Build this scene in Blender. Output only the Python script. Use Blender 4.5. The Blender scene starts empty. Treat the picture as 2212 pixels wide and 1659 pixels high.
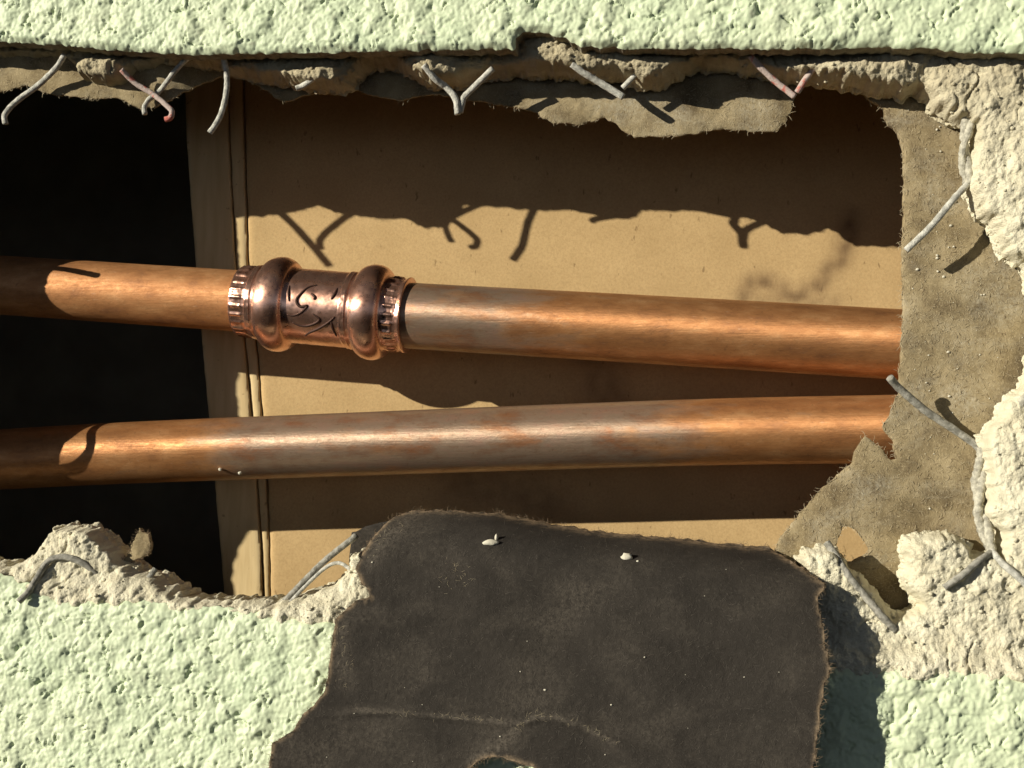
import bpy, math, random
import numpy as np
from mathutils import Matrix, Vector

sc = bpy.context.scene
C = sc.collection
MM = 0.001

# ------------------------------------------------------------------ camera
# wall space in millimetres: X right, Y into the wall, Z up.
W, H, F = 2212.0, 1659.0, 2700.0
YAW, PITCH, DIST = -.174, .075, 270.65
FW = np.array([math.sin(YAW)*math.cos(PITCH), math.cos(YAW)*math.cos(PITCH), math.sin(PITCH)])
RT = np.array([math.cos(YAW), -math.sin(YAW), 0.0])
UP = np.cross(RT, FW)
CAM = -FW*DIST
cd = bpy.data.cameras.new('camera')
cam = bpy.data.objects.new('camera', cd); C.objects.link(cam)
cam.matrix_world = Matrix(((RT[0], UP[0], -FW[0], CAM[0]*MM), (RT[1], UP[1], -FW[1], CAM[1]*MM),
                           (RT[2], UP[2], -FW[2], CAM[2]*MM), (0, 0, 0, 1)))
cd.sensor_fit = 'HORIZONTAL'; cd.sensor_width = 36.0; cd.lens = 36.0*F/W
cd.clip_start = 0.01; cd.clip_end = 100.0
sc.camera = cam

# ------------------------------------------------------------------ light
SUN = np.array([1.331, 1.0, -.497])                 # the way sunlight travels
el = math.atan2(.497, math.hypot(1.331, 1.0))
az = math.atan2(-1.331, -1.0)
wd = bpy.data.worlds.new('World'); sc.world = wd; wd.use_nodes = True
nt = wd.node_tree
sky = nt.nodes.new('ShaderNodeTexSky'); sky.sky_type = 'NISHITA'; sky.sun_disc = False
sky.air_density = .18; sky.dust_density = 0.0; sky.ozone_density = 0.0
sky.sun_elevation = el; sky.sun_rotation = az % (2*math.pi)
bg = nt.nodes['Background']; bg.inputs[1].default_value = 0.05
hs = nt.nodes.new('ShaderNodeHueSaturation'); hs.inputs['Saturation'].default_value = .55     # hazier, less blue sky
nt.links.new(sky.outputs[0], hs.inputs['Color']); nt.links.new(hs.outputs[0], bg.inputs[0])
sl = bpy.data.lights.new('sun', 'SUN'); sl.energy = 5.0; sl.angle = math.radians(.5); sl.color = (1.0, .94, .80)
so = bpy.data.objects.new('sun', sl); C.objects.link(so)
so.rotation_euler = Vector(SUN).to_track_quat('-Z', 'Y').to_euler()
so.location = tuple(-SUN*.6)
vs = sc.view_settings
vs.view_transform = 'Standard'; vs.look = 'None'; vs.exposure = 0.30; vs.gamma = 1.0; vs.use_curve_mapping = False

# ------------------------------------------------------------------ geometry helpers
def P(x, y, d):
    """point (mm) at depth d behind a ray through photo position x, y (2212 x 1659)"""
    r = FW + RT*((x-W/2)/F) + UP*((H/2-y)/F)
    return CAM + r*((d-CAM[1])/r[1])
def PX(pts, d): return [tuple(P(x, y, d)[[0, 2]]) for x, y in pts]
def P3(pts): return np.array([P(*p) for p in pts])

def lattice(ix, iy, seed):
    n = (ix.astype(np.int64)*374761393 + iy.astype(np.int64)*668265263 + seed*1442695041) & 0xffffffff
    n = ((n ^ (n >> 13))*1274126177) & 0xffffffff
    n = ((n ^ (n >> 16))*2246822519) & 0xffffffff
    return ((n ^ (n >> 15)) & 0xffffff)/float(0xffffff)
def vn(x, y, s, seed=0):
    """smooth gradient noise, about -1..1, feature size s"""
    x = np.asarray(x, float)/s; y = np.asarray(y, float)/s
    ix = np.floor(x); iy = np.floor(y); fx = x-ix; fy = y-iy
    u = fx*fx*fx*(fx*(fx*6-15)+10); v = fy*fy*fy*(fy*(fy*6-15)+10)
    def g(a, b):
        t = lattice(ix+a, iy+b, seed)*6.2831853
        return np.cos(t)*(fx-a)+np.sin(t)*(fy-b)
    return 1.5*((g(0, 0)*(1-u)+g(1, 0)*u)*(1-v)+(g(0, 1)*(1-u)+g(1, 1)*u)*v)
def fbm(x, y, s, o=4, seed=0, rough=.5):
    r = 0; a = 1
    for k in range(o): r = r+a*vn(x, y, s, seed+k*17); a *= rough; s *= .5
    return r
def blobs(x, y, s, seed=0):
    """rounded blobs from the nearest of scattered points, 0..1"""
    x = np.asarray(x, float)/s; y = np.asarray(y, float)/s
    ix = np.floor(x); iy = np.floor(y); best = np.zeros_like(x)
    for a in (-1, 0, 1):
        for b in (-1, 0, 1):
            cx, cy = ix+a, iy+b
            px = cx+lattice(cx, cy, seed); py = cy+lattice(cx, cy, seed+5)
            rr = .55+.5*lattice(cx, cy, seed+9)
            d2 = ((x-px)**2+(y-py)**2)/(rr*rr)
            best = np.maximum(best, rr*np.sqrt(np.clip(1-d2, 0, 1)))
    return best
def sstep(a, b, t): t = np.clip((t-a)/(b-a), 0, 1); return t*t*(3-2*t)

def poly_sd(px, pz, loops):
    """exact near the outline, looked up on a coarse grid far from it"""
    if len(px) < 60000: return poly_exact(px, pz, loops)
    g = 3.0; x0, z0 = px.min()-g, pz.min()-g; nx = int((px.max()-x0)/g)+3; nz = int((pz.max()-z0)/g)+3
    GX, GZ = np.meshgrid(x0+np.arange(nx)*g, z0+np.arange(nz)*g); sd, gx, gz = poly_exact(GX.ravel(), GZ.ravel(), loops)
    i = np.rint((px-x0)/g).astype(int)+nx*np.rint((pz-z0)/g).astype(int)
    a, b, c = sd[i].copy(), gx[i].copy(), gz[i].copy(); m = np.abs(a) < 7
    a[m], b[m], c[m] = poly_exact(px[m], pz[m], loops); return a, b, c
def poly_exact(px, pz, loops):
    """signed distance (+ inside, even-odd) and the inward direction"""
    n = len(px); best = np.full(n, 1e9); qx = np.zeros(n); qz = np.zeros(n); ins = np.zeros(n, bool)
    for L in loops:
        L = np.asarray(L, float); M = len(L)
        for i in range(M):
            ax, az = L[i]; bx, bz = L[(i+1) % M]; dx, dz = bx-ax, bz-az
            t = np.clip(((px-ax)*dx+(pz-az)*dz)/(dx*dx+dz*dz+1e-12), 0, 1)
            cx = ax+t*dx; cz = az+t*dz; d = (px-cx)**2+(pz-cz)**2
            m = d < best; best = np.where(m, d, best); qx = np.where(m, cx, qx); qz = np.where(m, cz, qz)
            if dz != 0:
                c = ((az > pz) != (bz > pz)) & (px < dx*(pz-az)/dz+ax); ins ^= c
    d = np.sqrt(best); sg = np.where(ins, 1.0, -1.0)
    nx = (px-qx)/np.maximum(d, 1e-6)*sg; nz = (pz-qz)/np.maximum(d, 1e-6)*sg
    return d*sg, nx, nz

def axis(lo, hi, flo, fhi, sp):
    a = list(np.arange(flo, fhi+sp*.5, sp)); g = sp; t = a[-1]
    while t < hi: g *= 1.25; t += min(g, 14); a.append(t)
    g = sp; t = a[0]; pre = []
    while t > lo: g *= 1.25; t -= min(g, 14); pre.append(t)
    return np.array(pre[::-1]+a)

def link(name, verts, faces, mats, parent=None, smooth=True, flat_from=None, mat_idx=None, origin=None):
    """one mesh object; verts in mm, wall space"""
    v = np.asarray(verts, float)*MM
    if parent is not None: org = np.array(parent['_o'])
    elif origin is not None: org = np.asarray(origin, float)*MM
    else: org = np.array([(v[:, 0].min()+v[:, 0].max())/2, v[:, 1].min(), v[:, 2].min()])
    me = bpy.data.meshes.new(name)
    me.from_pydata((v-org).tolist(), [], faces)
    for m in (mats if isinstance(mats, (list, tuple)) else [mats]): me.materials.append(m)
    sm = np.full(len(me.polygons), smooth)
    if flat_from is not None: sm[flat_from:] = False
    me.polygons.foreach_set('use_smooth', sm)
    if mat_idx is not None: me.polygons.foreach_set('material_index', np.asarray(mat_idx, np.int32))
    me.update()
    o = bpy.data.objects.new(name, me); C.objects.link(o)
    if parent is not None:
        o.parent = parent
        # a child of a part is measured from that part's own origin
        o['_o'] = org.tolist()
    else:
        o.location = org; o['_o'] = org.tolist()
    return o
def thing(name, at, label, cat, group=None):
    o = bpy.data.objects.new(name, None); C.objects.link(o); o.empty_display_size = .01
    o.location = np.asarray(at)*MM; o['_o'] = (np.asarray(at, float)*MM).tolist()
    return tag(o, label, cat, group)
def tag(o, label=None, cat=None, group=None, kind=None):
    if label: o['label'] = label
    if cat: o['category'] = cat
    if group: o['group'] = group
    if kind: o['kind'] = kind
    return o
def attr(o, name, vals):
    a = o.data.attributes.new(name, 'FLOAT', 'POINT'); a.data.foreach_set('value', np.asarray(vals, np.float32))

def slab(name, loops, front, back, mats, sp=.45, box=None, fine=None, jag=(.3, 2.0), rings=1, rough=0.0,
         parent=None, close=False, keep=None, seed=1, smooth_side=False, rim=None):
    """solid sheet: front(X,Z,d) gives the depth of the face, back(X,Z) the depth of its rear, cut along loops"""
    pts = np.concatenate([np.asarray(l, float) for l in loops])
    if box is None: box = (pts[:, 0].min()-2, pts[:, 0].max()+2, pts[:, 1].min()-2, pts[:, 1].max()+2)
    if fine is None: fine = box
    xs = axis(box[0], box[1], max(box[0], fine[0]), min(box[1], fine[1]), sp)
    zs = axis(box[2], box[3], max(box[2], fine[2]), min(box[3], fine[3]), sp)
    nx, nz = len(xs), len(zs)
    X, Z = [a.ravel() for a in np.meshgrid(xs, zs)]
    X = X+vn(X, Z, sp*2.1, seed+90)*sp*.25; Z = Z+vn(X, Z, sp*2.1, seed+91)*sp*.25
    sd, gx, gz = poly_sd(X, Z, loops)
    def J(x, z): return jag[0]*fbm(x, z, jag[1], 3, seed+40)
    sd = sd+J(X, Z)
    ins = sd > 0
    I = np.arange(nx*nz).reshape(nz, nx)
    q = np.stack([I[:-1, :-1], I[:-1, 1:], I[1:, 1:], I[1:, :-1]], -1).reshape(-1, 4)
    cnt = ins[q].sum(1); q = q[cnt >= 1]
    if keep is not None: q = q[keep(X[q].mean(1), Z[q].mean(1))]
    used = np.zeros(nx*nz, bool); used[q.ravel()] = True
    out = used & ~ins
    for _ in range(2):
        s2, g2x, g2z = poly_sd(X[out], Z[out], loops); s2 = s2+J(X[out], Z[out])
        X[out] -= g2x*s2*.9; Z[out] -= g2z*s2*.9
    sd[out] = 0
    rm = -np.ones(nx*nz, int); rm[used] = np.arange(used.sum())
    X, Z, sd, gx, gz = X[used], Z[used], np.maximum(sd[used], 0), gx[used], gz[used]
    q = rm[q]; n = len(X)
    Y = front(X, Z, sd)
    V = [np.stack([X, Y, Z], 1)]; faces = q.tolist(); nf = len(faces)
    e = np.concatenate([q[:, [0, 1]], q[:, [1, 2]], q[:, [2, 3]], q[:, [3, 0]]])
    key = np.sort(e, 1); key = key[:, 0]*n+key[:, 1]
    u, idx, c = np.unique(key, return_index=True, return_counts=True)
    be = e[idx[c == 1]]; bv = np.unique(be)
    Yb = back(X[bv], Z[bv]) if callable(back) else np.full(len(bv), float(back))
    loc = -np.ones(n, int); loc[bv] = np.arange(len(bv))
    prev = bv.copy(); base = n
    for k in range(1, rings+1):
        t = k/rings
        w = rough*fbm(X[bv]+k*3.7, Z[bv]-k*5.1, 2.2, 3, seed+60+k)*(1 if k < rings else .6)
        w = w+(rim(t) if rim else 0)
        V.append(np.stack([X[bv]-gx[bv]*w, Y[bv]+(Yb-Y[bv])*t, Z[bv]-gz[bv]*w], 1))
        cur = base+np.arange(len(bv)); a, b = loc[be[:, 0]], loc[be[:, 1]]
        faces += np.stack([prev[b], prev[a], cur[a], cur[b]], 1).tolist()
        prev = cur; base += len(bv)
    if close:
        ib = np.arange(n)+base
        yb = back(X, Z) if callable(back) else np.full(n, float(back))
        V.append(np.stack([X, yb, Z], 1)); faces += (q[:, ::-1]+base).tolist()
    V = np.concatenate(V)
    o = link(name, V, faces, mats, parent, True, None if smooth_side else nf)
    return o, dict(X=X, Y=Y, Z=Z, sd=sd, n=n, nv=len(V), bv=bv, gx=gx, gz=gz)

def frames(path):
    path = np.asarray(path, float); t = np.gradient(path, axis=0); t /= np.linalg.norm(t, axis=1)[:, None]+1e-12
    ref = np.array([0, 0, 1.0]) if abs(t[0][2]) < .9 else np.array([0, 1.0, 0])
    N = []; v = ref
    for k in t:
        v = v-k*np.dot(v, k); v /= np.linalg.norm(v); N.append(v.copy())
    N = np.array(N); return t, N, np.cross(t, N)
def spline(pts, n):
    p = np.asarray(pts, float); m = len(p); pp = np.vstack([2*p[0]-p[1], p, 2*p[-1]-p[-2]]); r = []
    for u in np.linspace(0, m-1, n):
        i = min(int(u), m-2); t = u-i; a, b, c, d = pp[i:i+4]
        r.append(.5*((2*b)+(c-a)*t+(2*a-5*b+4*c-d)*t*t+(3*b-a-3*c+d)*t**3))
    return np.array(r)
def tube(path, rad, seg=10, cap=True, wob=0.0, seed=0):
    """verts, faces of a tube; rad is a number, an array per ring or an array ring x seg"""
    path = np.asarray(path, float); n = len(path); t, N, B = frames(path)
    th = np.linspace(0, 2*math.pi, seg, endpoint=False)
    r = np.asarray(rad, float)
    r = np.full((n, seg), r) if r.ndim == 0 else (np.repeat(r[:, None], seg, 1) if r.ndim == 1 else r)
    if wob:
        s = np.concatenate([[0], np.cumsum(np.linalg.norm(np.diff(path, axis=0), axis=1))])
        r = r*(1+wob*fbm(s[:, None]+np.zeros(seg)[None], np.repeat((np.cos(th)*1.2)[None], n, 0)+seed*9.1, 1.3, 3, seed))
    V = path[:, None]+r[..., None]*(np.cos(th)[None, :, None]*N[:, None]+np.sin(th)[None, :, None]*B[:, None])
    V = V.reshape(-1, 3); I = np.arange(n*seg).reshape(n, seg); J = np.roll(I, -1, 1)
    f = np.stack([I[:-1], J[:-1], J[1:], I[1:]], -1).reshape(-1, 4).tolist()
    if cap: f += [I[0][::-1].tolist(), I[-1].tolist()]
    return V, f

def fibres(name, pts, n, length, rad, mat, parent, seed=1, lift=.25, dirs=None, curl=.6):
    """many tiny loose fibres lying on a surface, joined as one part"""
    rng = np.random.default_rng(seed); V = []; f = []; b = 0
    for i in range(n):
        k = rng.integers(len(pts)); p = pts[k]; a = rng.uniform(0, 2*math.pi)
        if dirs is not None:
            a = math.atan2(-dirs[k][1], -dirs[k][0])+rng.normal(0, 1.1)
        L = rng.uniform(*length); c = rng.normal(0, curl); pth = []
        for s in np.linspace(0, 1, 4):
            aa = a+c*s*2; p = p+np.array([math.cos(aa), 0, math.sin(aa)])*L/3*(s > 0)
            pth.append(p+np.array([0, -lift*math.sin(s*math.pi*.8)-rad*.6-rng.uniform(0, lift*.2), 0]))
        v, g = tube(np.array(pth), rad*np.array([1, .95, .8, .4]), 3, False)
        V.append(v); f += [[x+b for x in q] for q in g]; b += len(v)
    o = link(name, np.concatenate(V), f, mat, parent); o['kind'] = 'stuff'; return o

def rock(c, r, seed, sq=(1, 1, 1), sub=2):
    import bmesh
    bm = bmesh.new(); bmesh.ops.create_icosphere(bm, subdivisions=sub, radius=1)
    v = np.array([x.co[:] for x in bm.verts]); f = [[x.index for x in p.verts] for p in bm.faces]; bm.free()
    d = 1+.45*vn(v[:, 0]+v[:, 1]*.7, v[:, 2]-v[:, 1]*.6, .8, seed)+.25*vn(v[:, 0]-v[:, 1], v[:, 2]+v[:, 1], .3, seed+3)
    return np.asarray(c)+v*d[:, None]*r*np.asarray(sq), f

# ------------------------------------------------------------------ materials
def lin(c): return tuple(((v/12.92) if v <= .04045 else ((v+.055)/1.055)**2.4) for v in [k/255 for k in c])+(1,)
class M:
    def __init__(s, name, rough=.85, metallic=0.0, spec=.3):
        s.m = bpy.data.materials.new(name); s.m.use_nodes = True; s.t = s.m.node_tree
        s.b = s.t.nodes['Principled BSDF']; s.b.inputs['Roughness'].default_value = rough
        s.b.inputs['Metallic'].default_value = metallic; s.b.inputs['Specular IOR Level'].default_value = spec
        s.pos = s.n('ShaderNodeNewGeometry').outputs['Position']; s.nrm = None
    def n(s, k, **kw):
        x = s.t.nodes.new(k)
        for a, b in kw.items(): setattr(x, a, b)
        return x
    def put(s, sock, v):
        if hasattr(v, 'is_output'): s.t.links.new(v, sock)
        else: sock.default_value = v
    def coord(s, stretch=(1, 1, 1)):
        if stretch == (1, 1, 1): return s.pos
        x = s.n('ShaderNodeVectorMath', operation='MULTIPLY'); s.put(x.inputs[0], s.pos); x.inputs[1].default_value = stretch
        return x.outputs[0]
    def noise(s, size, detail=3, rough=.55, stretch=(1, 1, 1), dist=0.0):
        x = s.n('ShaderNodeTexNoise'); s.put(x.inputs['Vector'], s.coord(stretch))
        x.inputs['Scale'].default_value = 1000.0/size; x.inputs['Detail'].default_value = detail
        x.inputs['Roughness'].default_value = rough; x.inputs['Distortion'].default_value = dist
        return x.outputs['Fac']
    def vor(s, size, feature='F1'):
        x = s.n('ShaderNodeTexVoronoi', feature=feature); s.put(x.inputs['Vector'], s.pos); x.inputs['Scale'].default_value = 1000.0/size
        return x.outputs['Distance']
    def ramp(s, fac, stops):
        x = s.n('ShaderNodeValToRGB'); s.put(x.inputs[0], fac); e = x.color_ramp.elements
        while len(e) < len(stops): e.new(.5)
        for k, (p, c) in enumerate(stops): e[k].position = p; e[k].color = c if len(c) == 4 else (c[0],)*3+(1,)
        return x.outputs[0]
    def math(s, op, a, b=0.0, c=0.0):
        x = s.n('ShaderNodeMath', operation=op); s.put(x.inputs[0], a); s.put(x.inputs[1], b); s.put(x.inputs[2], c); return x.outputs[0]
    def rng(s, v, a, b, c=0.0, d=1.0):
        x = s.n('ShaderNodeMapRange'); s.put(x.inputs[0], v)
        for k, w in zip((1, 2, 3, 4), (a, b, c, d)): x.inputs[k].default_value = w
        return x.outputs[0]
    def mix(s, fac, a, b, mode='MIX'):
        x = s.n('ShaderNodeMix', data_type='RGBA', blend_type=mode); s.put(x.inputs[0], fac); s.put(x.inputs[6], a); s.put(x.inputs[7], b)
        return x.outputs[2]
    def attr(s, name):
        x = s.n('ShaderNodeAttribute', attribute_name=name); return x.outputs['Fac']
    def bump(s, h, dist, strength=1.0):
        x = s.n('ShaderNodeBump'); s.put(x.inputs['Height'], h); x.inputs['Distance'].default_value = dist*MM; x.inputs['Strength'].default_value = strength
        if s.nrm is not None: s.t.links.new(s.nrm, x.inputs['Normal'])
        s.nrm = x.outputs[0]; s.t.links.new(s.nrm, s.b.inputs['Normal'])
    def col(s, v): s.put(s.b.inputs['Base Color'], v)
    def rgh(s, v): s.put(s.b.inputs['Roughness'], v)

def mat_finish():
    m = M('green_stucco_paint', .55, spec=.35)
    c = m.ramp(m.noise(14, 3), [(.3, (.57, .66, .44, 1)), (.7, (.65, .715, .485, 1))])
    c = m.mix(m.rng(m.noise(2.2, 4), .62, .75, 0, .35), c, (.60, .56, .42, 1))
    m.col(c); m.bump(m.noise(.55, 4, .65), .10, .7); return m.m
def mat_base():
    m = M('cement_base_coat', .95, spec=.1)
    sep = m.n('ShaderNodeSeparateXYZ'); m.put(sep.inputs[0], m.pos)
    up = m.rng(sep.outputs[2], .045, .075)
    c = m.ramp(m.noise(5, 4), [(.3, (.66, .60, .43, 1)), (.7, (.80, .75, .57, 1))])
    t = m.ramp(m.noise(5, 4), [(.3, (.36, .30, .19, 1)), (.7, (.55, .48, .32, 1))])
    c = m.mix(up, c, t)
    c = m.mix(m.rng(m.noise(.8, 4, .7), .56, .72, 0, .4), c, (.34, .29, .20, 1))
    m.col(c); m.bump(m.noise(.6, 5, .75), .40, 1.0); m.bump(m.vor(.45), .16, .7); return m.m
def mat_cut():
    m = M('grey_cement_cut', .95, spec=.1)
    m.col(m.ramp(m.noise(2.0, 5), [(.3, (.16, .14, .10, 1)), (.7, (.34, .30, .22, 1))])); m.bump(m.noise(.8, 4), .25, .7); return m.m
def mat_paper(name, a, b, c, fib, dust=None, rimc=None):
    m = M(name, .95, spec=.05)
    k = m.ramp(m.noise(7, 5, .6), [(.3, a), (.5, b), (.72, c)])
    k = m.mix(m.rng(m.noise(.6, 4, .7, dist=2.0), .52, .70, 0, .65), k, fib)
    if dust: k = m.mix(m.math('MULTIPLY', m.math('ADD', m.rng(m.noise(16, 6, .6, (1, 1, 1.7), .6), .46, .75, 0, .75), m.attr('scuff')), m.rng(m.noise(.8, 5, .75), .36, .68)), k, dust)
    if rimc: k = m.mix(m.math('MULTIPLY', m.attr('rim'), m.rng(m.noise(1.6, 4), .32, .6)), k, rimc)
    m.col(k); m.bump(m.noise(.6, 4, .7, dist=1.5), .26, .9); return m.m
def mat_board():
    m = M('brown_board_paper', .9, spec=.1)
    k = m.ramp(m.noise(16, 4), [(.3, (.46, .315, .15, 1)), (.7, (.55, .385, .19, 1))])
    k = m.mix(m.rng(m.noise(.6, 4, .7), .40, .70, 0, .5), k, (.33, .215, .10, 1))
    k = m.mix(m.rng(m.noise(1.8, 3, .6, stretch=(1, 1, .4)), .66, .72, 0, .6), k, (.16, .10, .045, 1))
    k = m.mix(m.attr('stain'), k, (.10, .055, .03, 1))
    m.col(k); m.bump(m.noise(.7, 4, .7), .10, .6); return m.m
def mat_wood():
    m = M('pale_wood', .8, spec=.15)
    k = m.ramp(m.noise(3, 4, stretch=(1, 1, .12)), [(.3, (.52, .38, .19, 1)), (.7, (.66, .51, .28, 1))])
    k = m.mix(m.rng(m.noise(2.5, 4), .66, .72, 0, .5), k, (.16, .09, .04, 1))
    m.col(k); m.bump(m.noise(1.2, 4, stretch=(1, 1, .15)), .12, .6); return m.m
def mat_dark():
    m = M('dark_timber', .95, spec=.05)
    m.col(m.ramp(m.noise(20, 3), [(.3, (.24, .20, .155, 1)), (.7, (.34, .29, .225, 1))])); return m.m
def mat_copper(name, lo=.50, hi=.66, metal=.62, aniso=.8):
    m = M(name, .4, 1.0, .5)
    n = m.noise(5, 5, .6, (.35, 1, 1)); f = m.noise(.5, 3, .6, (.06, 1, 1))
    bare = m.ramp(m.noise(5, 6, .68, (.45, 1, 1)), [(.30, (.32, .145, .062, 1)), (.46, (.46, .21, .08, 1)), (.56, (.52, .25, .10, 1)), (.70, (.64, .34, .15, 1))])
    tar = m.ramp(m.noise(5, 6, .68, (.45, 1, 1)), [(.33, (.36, .17, .09, 1)), (.42, (.30, .20, .14, 1)), (.52, (.33, .265, .20, 1)), (.62, (.34, .235, .185, 1)), (.74, (.44, .23, .13, 1))])
    k = m.math('ADD', m.attr('tarnish'), m.rng(n, .3, .7, -.45, .40))
    c = m.mix(m.rng(k, .25, .85, 0, .8), bare, tar)
    c = m.mix(m.rng(m.noise(1.1, 5, .7), .58, .72, 0, .5), c, (.20, .10, .05, 1))
    c = m.mix(m.rng(m.noise(.7, 4, .7, (.3, 1, 1)), .62, .72, 0, .35), c, (.62, .42, .27, 1))
    m.col(c)
    sp = m.rng(m.noise(.9, 5, .75, (.4, 1, 1)), .3, .7, -.14, .14)
    m.rgh(m.math('ADD', sp, m.math('ADD', m.rng(f, .3, .7, lo, hi), m.math('MULTIPLY', m.rng(k, .2, .9), -.06))))
    m.b.inputs['Metallic'].default_value = metal; m.b.inputs['Anisotropic'].default_value = aniso
    tg = m.n('ShaderNodeCombineXYZ'); tg.inputs[0].default_value = 1.0; m.put(m.b.inputs['Tangent'], tg.outputs[0])   # drawn along the pipe
    m.bump(f, .04, .9); m.bump(m.noise(.6, 5, .75), .055, .9); return m.m
def mat_coupling():
    m = M('polished_copper', .2, .92, .5)
    m.col(m.ramp(m.noise(4, 4), [(.3, (.66, .34, .235, 1)), (.7, (.88, .53, .39, 1))]))
    m.rgh(m.rng(m.noise(1.2, 4), .3, .7, .24, .36)); m.bump(m.noise(1.4, 4), .03, .9); m.b.inputs['Anisotropic'].default_value = .6
    tg = m.n('ShaderNodeCombineXYZ'); tg.inputs[0].default_value = 1.0; m.put(m.b.inputs['Tangent'], tg.outputs[0]); return m.m
def mat_groove():
    m = M('dark_copper_mark', .6, .3, .3); m.col((.05, .022, .014, 1)); m.bump(m.noise(.6, 2), .03, .4); return m.m
def mat_wire(name, c1, c2, paint=None):
    m = M(name, .85, 0, .25)
    c = m.ramp(m.noise(1.2, 4), [(.40, c1), (.60, c2)])
    if paint: c = m.mix(m.rng(m.noise(2.4, 4), .52, .60, 0, .85), m.mix(.35, c, (.55, .30, .26, 1)), paint)
    m.col(c); m.bump(m.noise(.6, 5, .75), .40, 1.0); return m.m
def mat_plain(name, c1, c2, size=1.5):
    m = M(name, .9, 0, .15); m.col(m.ramp(m.noise(size, 4), [(.3, c1), (.7, c2)])); m.bump(m.noise(.5, 3), .1, .6); return m.m

FIN, BASE, CUT = mat_finish(), mat_base(), mat_cut()
PAPER = mat_paper('tan_felt_paper', (.14, .105, .06, 1), (.275, .215, .122, 1), (.40, .32, .19, 1), (.54, .445, .28, 1), (.54, .50, .39, 1))
FLAP = mat_paper('black_felt_paper', (.031, .027, .023, 1), (.037, .032, .027, 1), (.044, .038, .032, 1), (.075, .066, .056, 1), (.115, .098, .078, 1), (.30, .22, .14, 1))
FIBT = mat_plain('pale_paper_fibre', (.42, .34, .21, 1), (.60, .52, .36, 1))
FIBD = mat_plain('brown_paper_fibre', (.16, .11, .065, 1), (.30, .22, .14, 1))
FIBG = mat_plain('grey_paper_fibre', (.10, .085, .07, 1), (.24, .21, .175, 1))
BOARD, WOOD, DARK = mat_board(), mat_wood(), mat_dark()
COPPER, COPPER2, COUP, MARK = mat_copper('copper_tube'), mat_copper('clean_copper_tube', .58, .70, .55, .3), mat_coupling(), mat_groove()
WIRE = mat_wire('galvanised_wire', (.40, .39, .34, 1), (.66, .64, .56, 1))
WIRED = mat_wire('dull_grey_wire', (.22, .21, .175, 1), (.42, .40, .34, 1))
WIRER = mat_wire('red_painted_wire', (.48, .46, .41, 1), (.60, .56, .50, 1), (.58, .13, .09, 1))
WIREC = mat_wire('plaster_crusted_wire', (.34, .32, .26, 1), (.60, .57, .46, 1))
CRUMB = mat_plain('plaster_crumb', (.50, .46, .36, 1), (.66, .62, .50, 1))

# ------------------------------------------------------------------ cavity behind the wall
FACE, COAT, REAR, PAPERD, PIPED, BACK = 4.0, 7.5, 19.0, 20.0, 37.0, 61.0
def box_inside(x0, x1, y0, y1, z0, z1):
    v = [(x, y, z) for x in (x0, x1) for y in (y0, y1) for z in (z0, z1)]
    return v, [[0, 1, 3, 2], [4, 6, 7, 5], [0, 4, 5, 1], [2, 3, 7, 6], [0, 2, 6, 4], [1, 5, 7, 3]]
v, f = box_inside(-300, 290, REAR+2.5, 175, -250, 250)
f = [q for q in f if not all(abs(v[i][1]-(REAR+2.5)) < .1 for i in q)]
cav = link('wall_cavity', v, f, DARK, smooth=False)
tag(cav, kind='structure')

# brown board at the back, with the water stain that runs over it
bl = PX([(524, 100), (530, 300), (537, 560), (560, 800), (575, 1000), (583, 1180), (588, 1420), (2360, 1420), (2360, 100)], BACK)
def stain_at(X, Z):
    s = np.zeros(len(X))
    for pts, w, k in (([(1605, 648), (1622, 612), (1650, 606), (1690, 628), (1720, 640), (1760, 622), (1790, 590), (1815, 560), (1832, 515), (1838, 470)], 2.6, .85),
                      ([(1640, 650), (1700, 655), (1740, 655), (1790, 660)], 4.0, .5),
                      ([(1290, 780), (1300, 830), (1330, 870)], 6.0, .55),
                      ([(1000, 1050), (1100, 1060), (1190, 1090)], 6.0, .5)):
        L = np.array(PX(pts, BACK)); d = np.full(len(X), 1e9)
        for a, b in zip(L[:-1], L[1:]):
            t = np.clip(((X-a[0])*(b-a)[0]+(Z-a[1])*(b-a)[1])/((b-a)@(b-a)), 0, 1)
            d = np.minimum(d, np.hypot(X-a[0]-t*(b-a)[0], Z-a[1]-t*(b-a)[1]))
        s = np.maximum(s, k*np.exp(-(d/w)**2)*(.7+.4*vn(X, Z, 3, 5)))
    return np.clip(s, 0, 1)
bo, bi = slab('backing_board', [bl], lambda X, Z, d: BACK+.25*vn(X, Z, 40, 3)+.5*np.exp(-d/.5), BACK+9, [BOARD], sp=1.0, jag=(.15, 5), seed=3)
attr(bo, 'stain', np.concatenate([stain_at(bi['X'], bi['Z']), np.zeros(bi['nv']-bi['n'])]))
tag(bo, 'flat brown paper-faced board at the back of the hole behind the pipes', 'board')
st = thing('wood_strip', P(490, 800, BACK), 'narrow pale wood strip along the left edge of the brown board', 'strip')
so1, _ = slab('face_board', [PX([(398, 90), (405, 300), (424, 560), (442, 780), (462, 1000), (478, 1180), (498, 1420), (573, 1420), (563, 1180), (551, 1000), (532, 780), (508, 560), (494, 300), (489, 90)], BACK)],
              lambda X, Z, d: BACK-.8+.3*np.exp(-d/.5)+.12*vn(X, Z, 9, 8), BACK+14, [WOOD], sp=.8, jag=(.12, 4), seed=5, parent=st)
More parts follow.
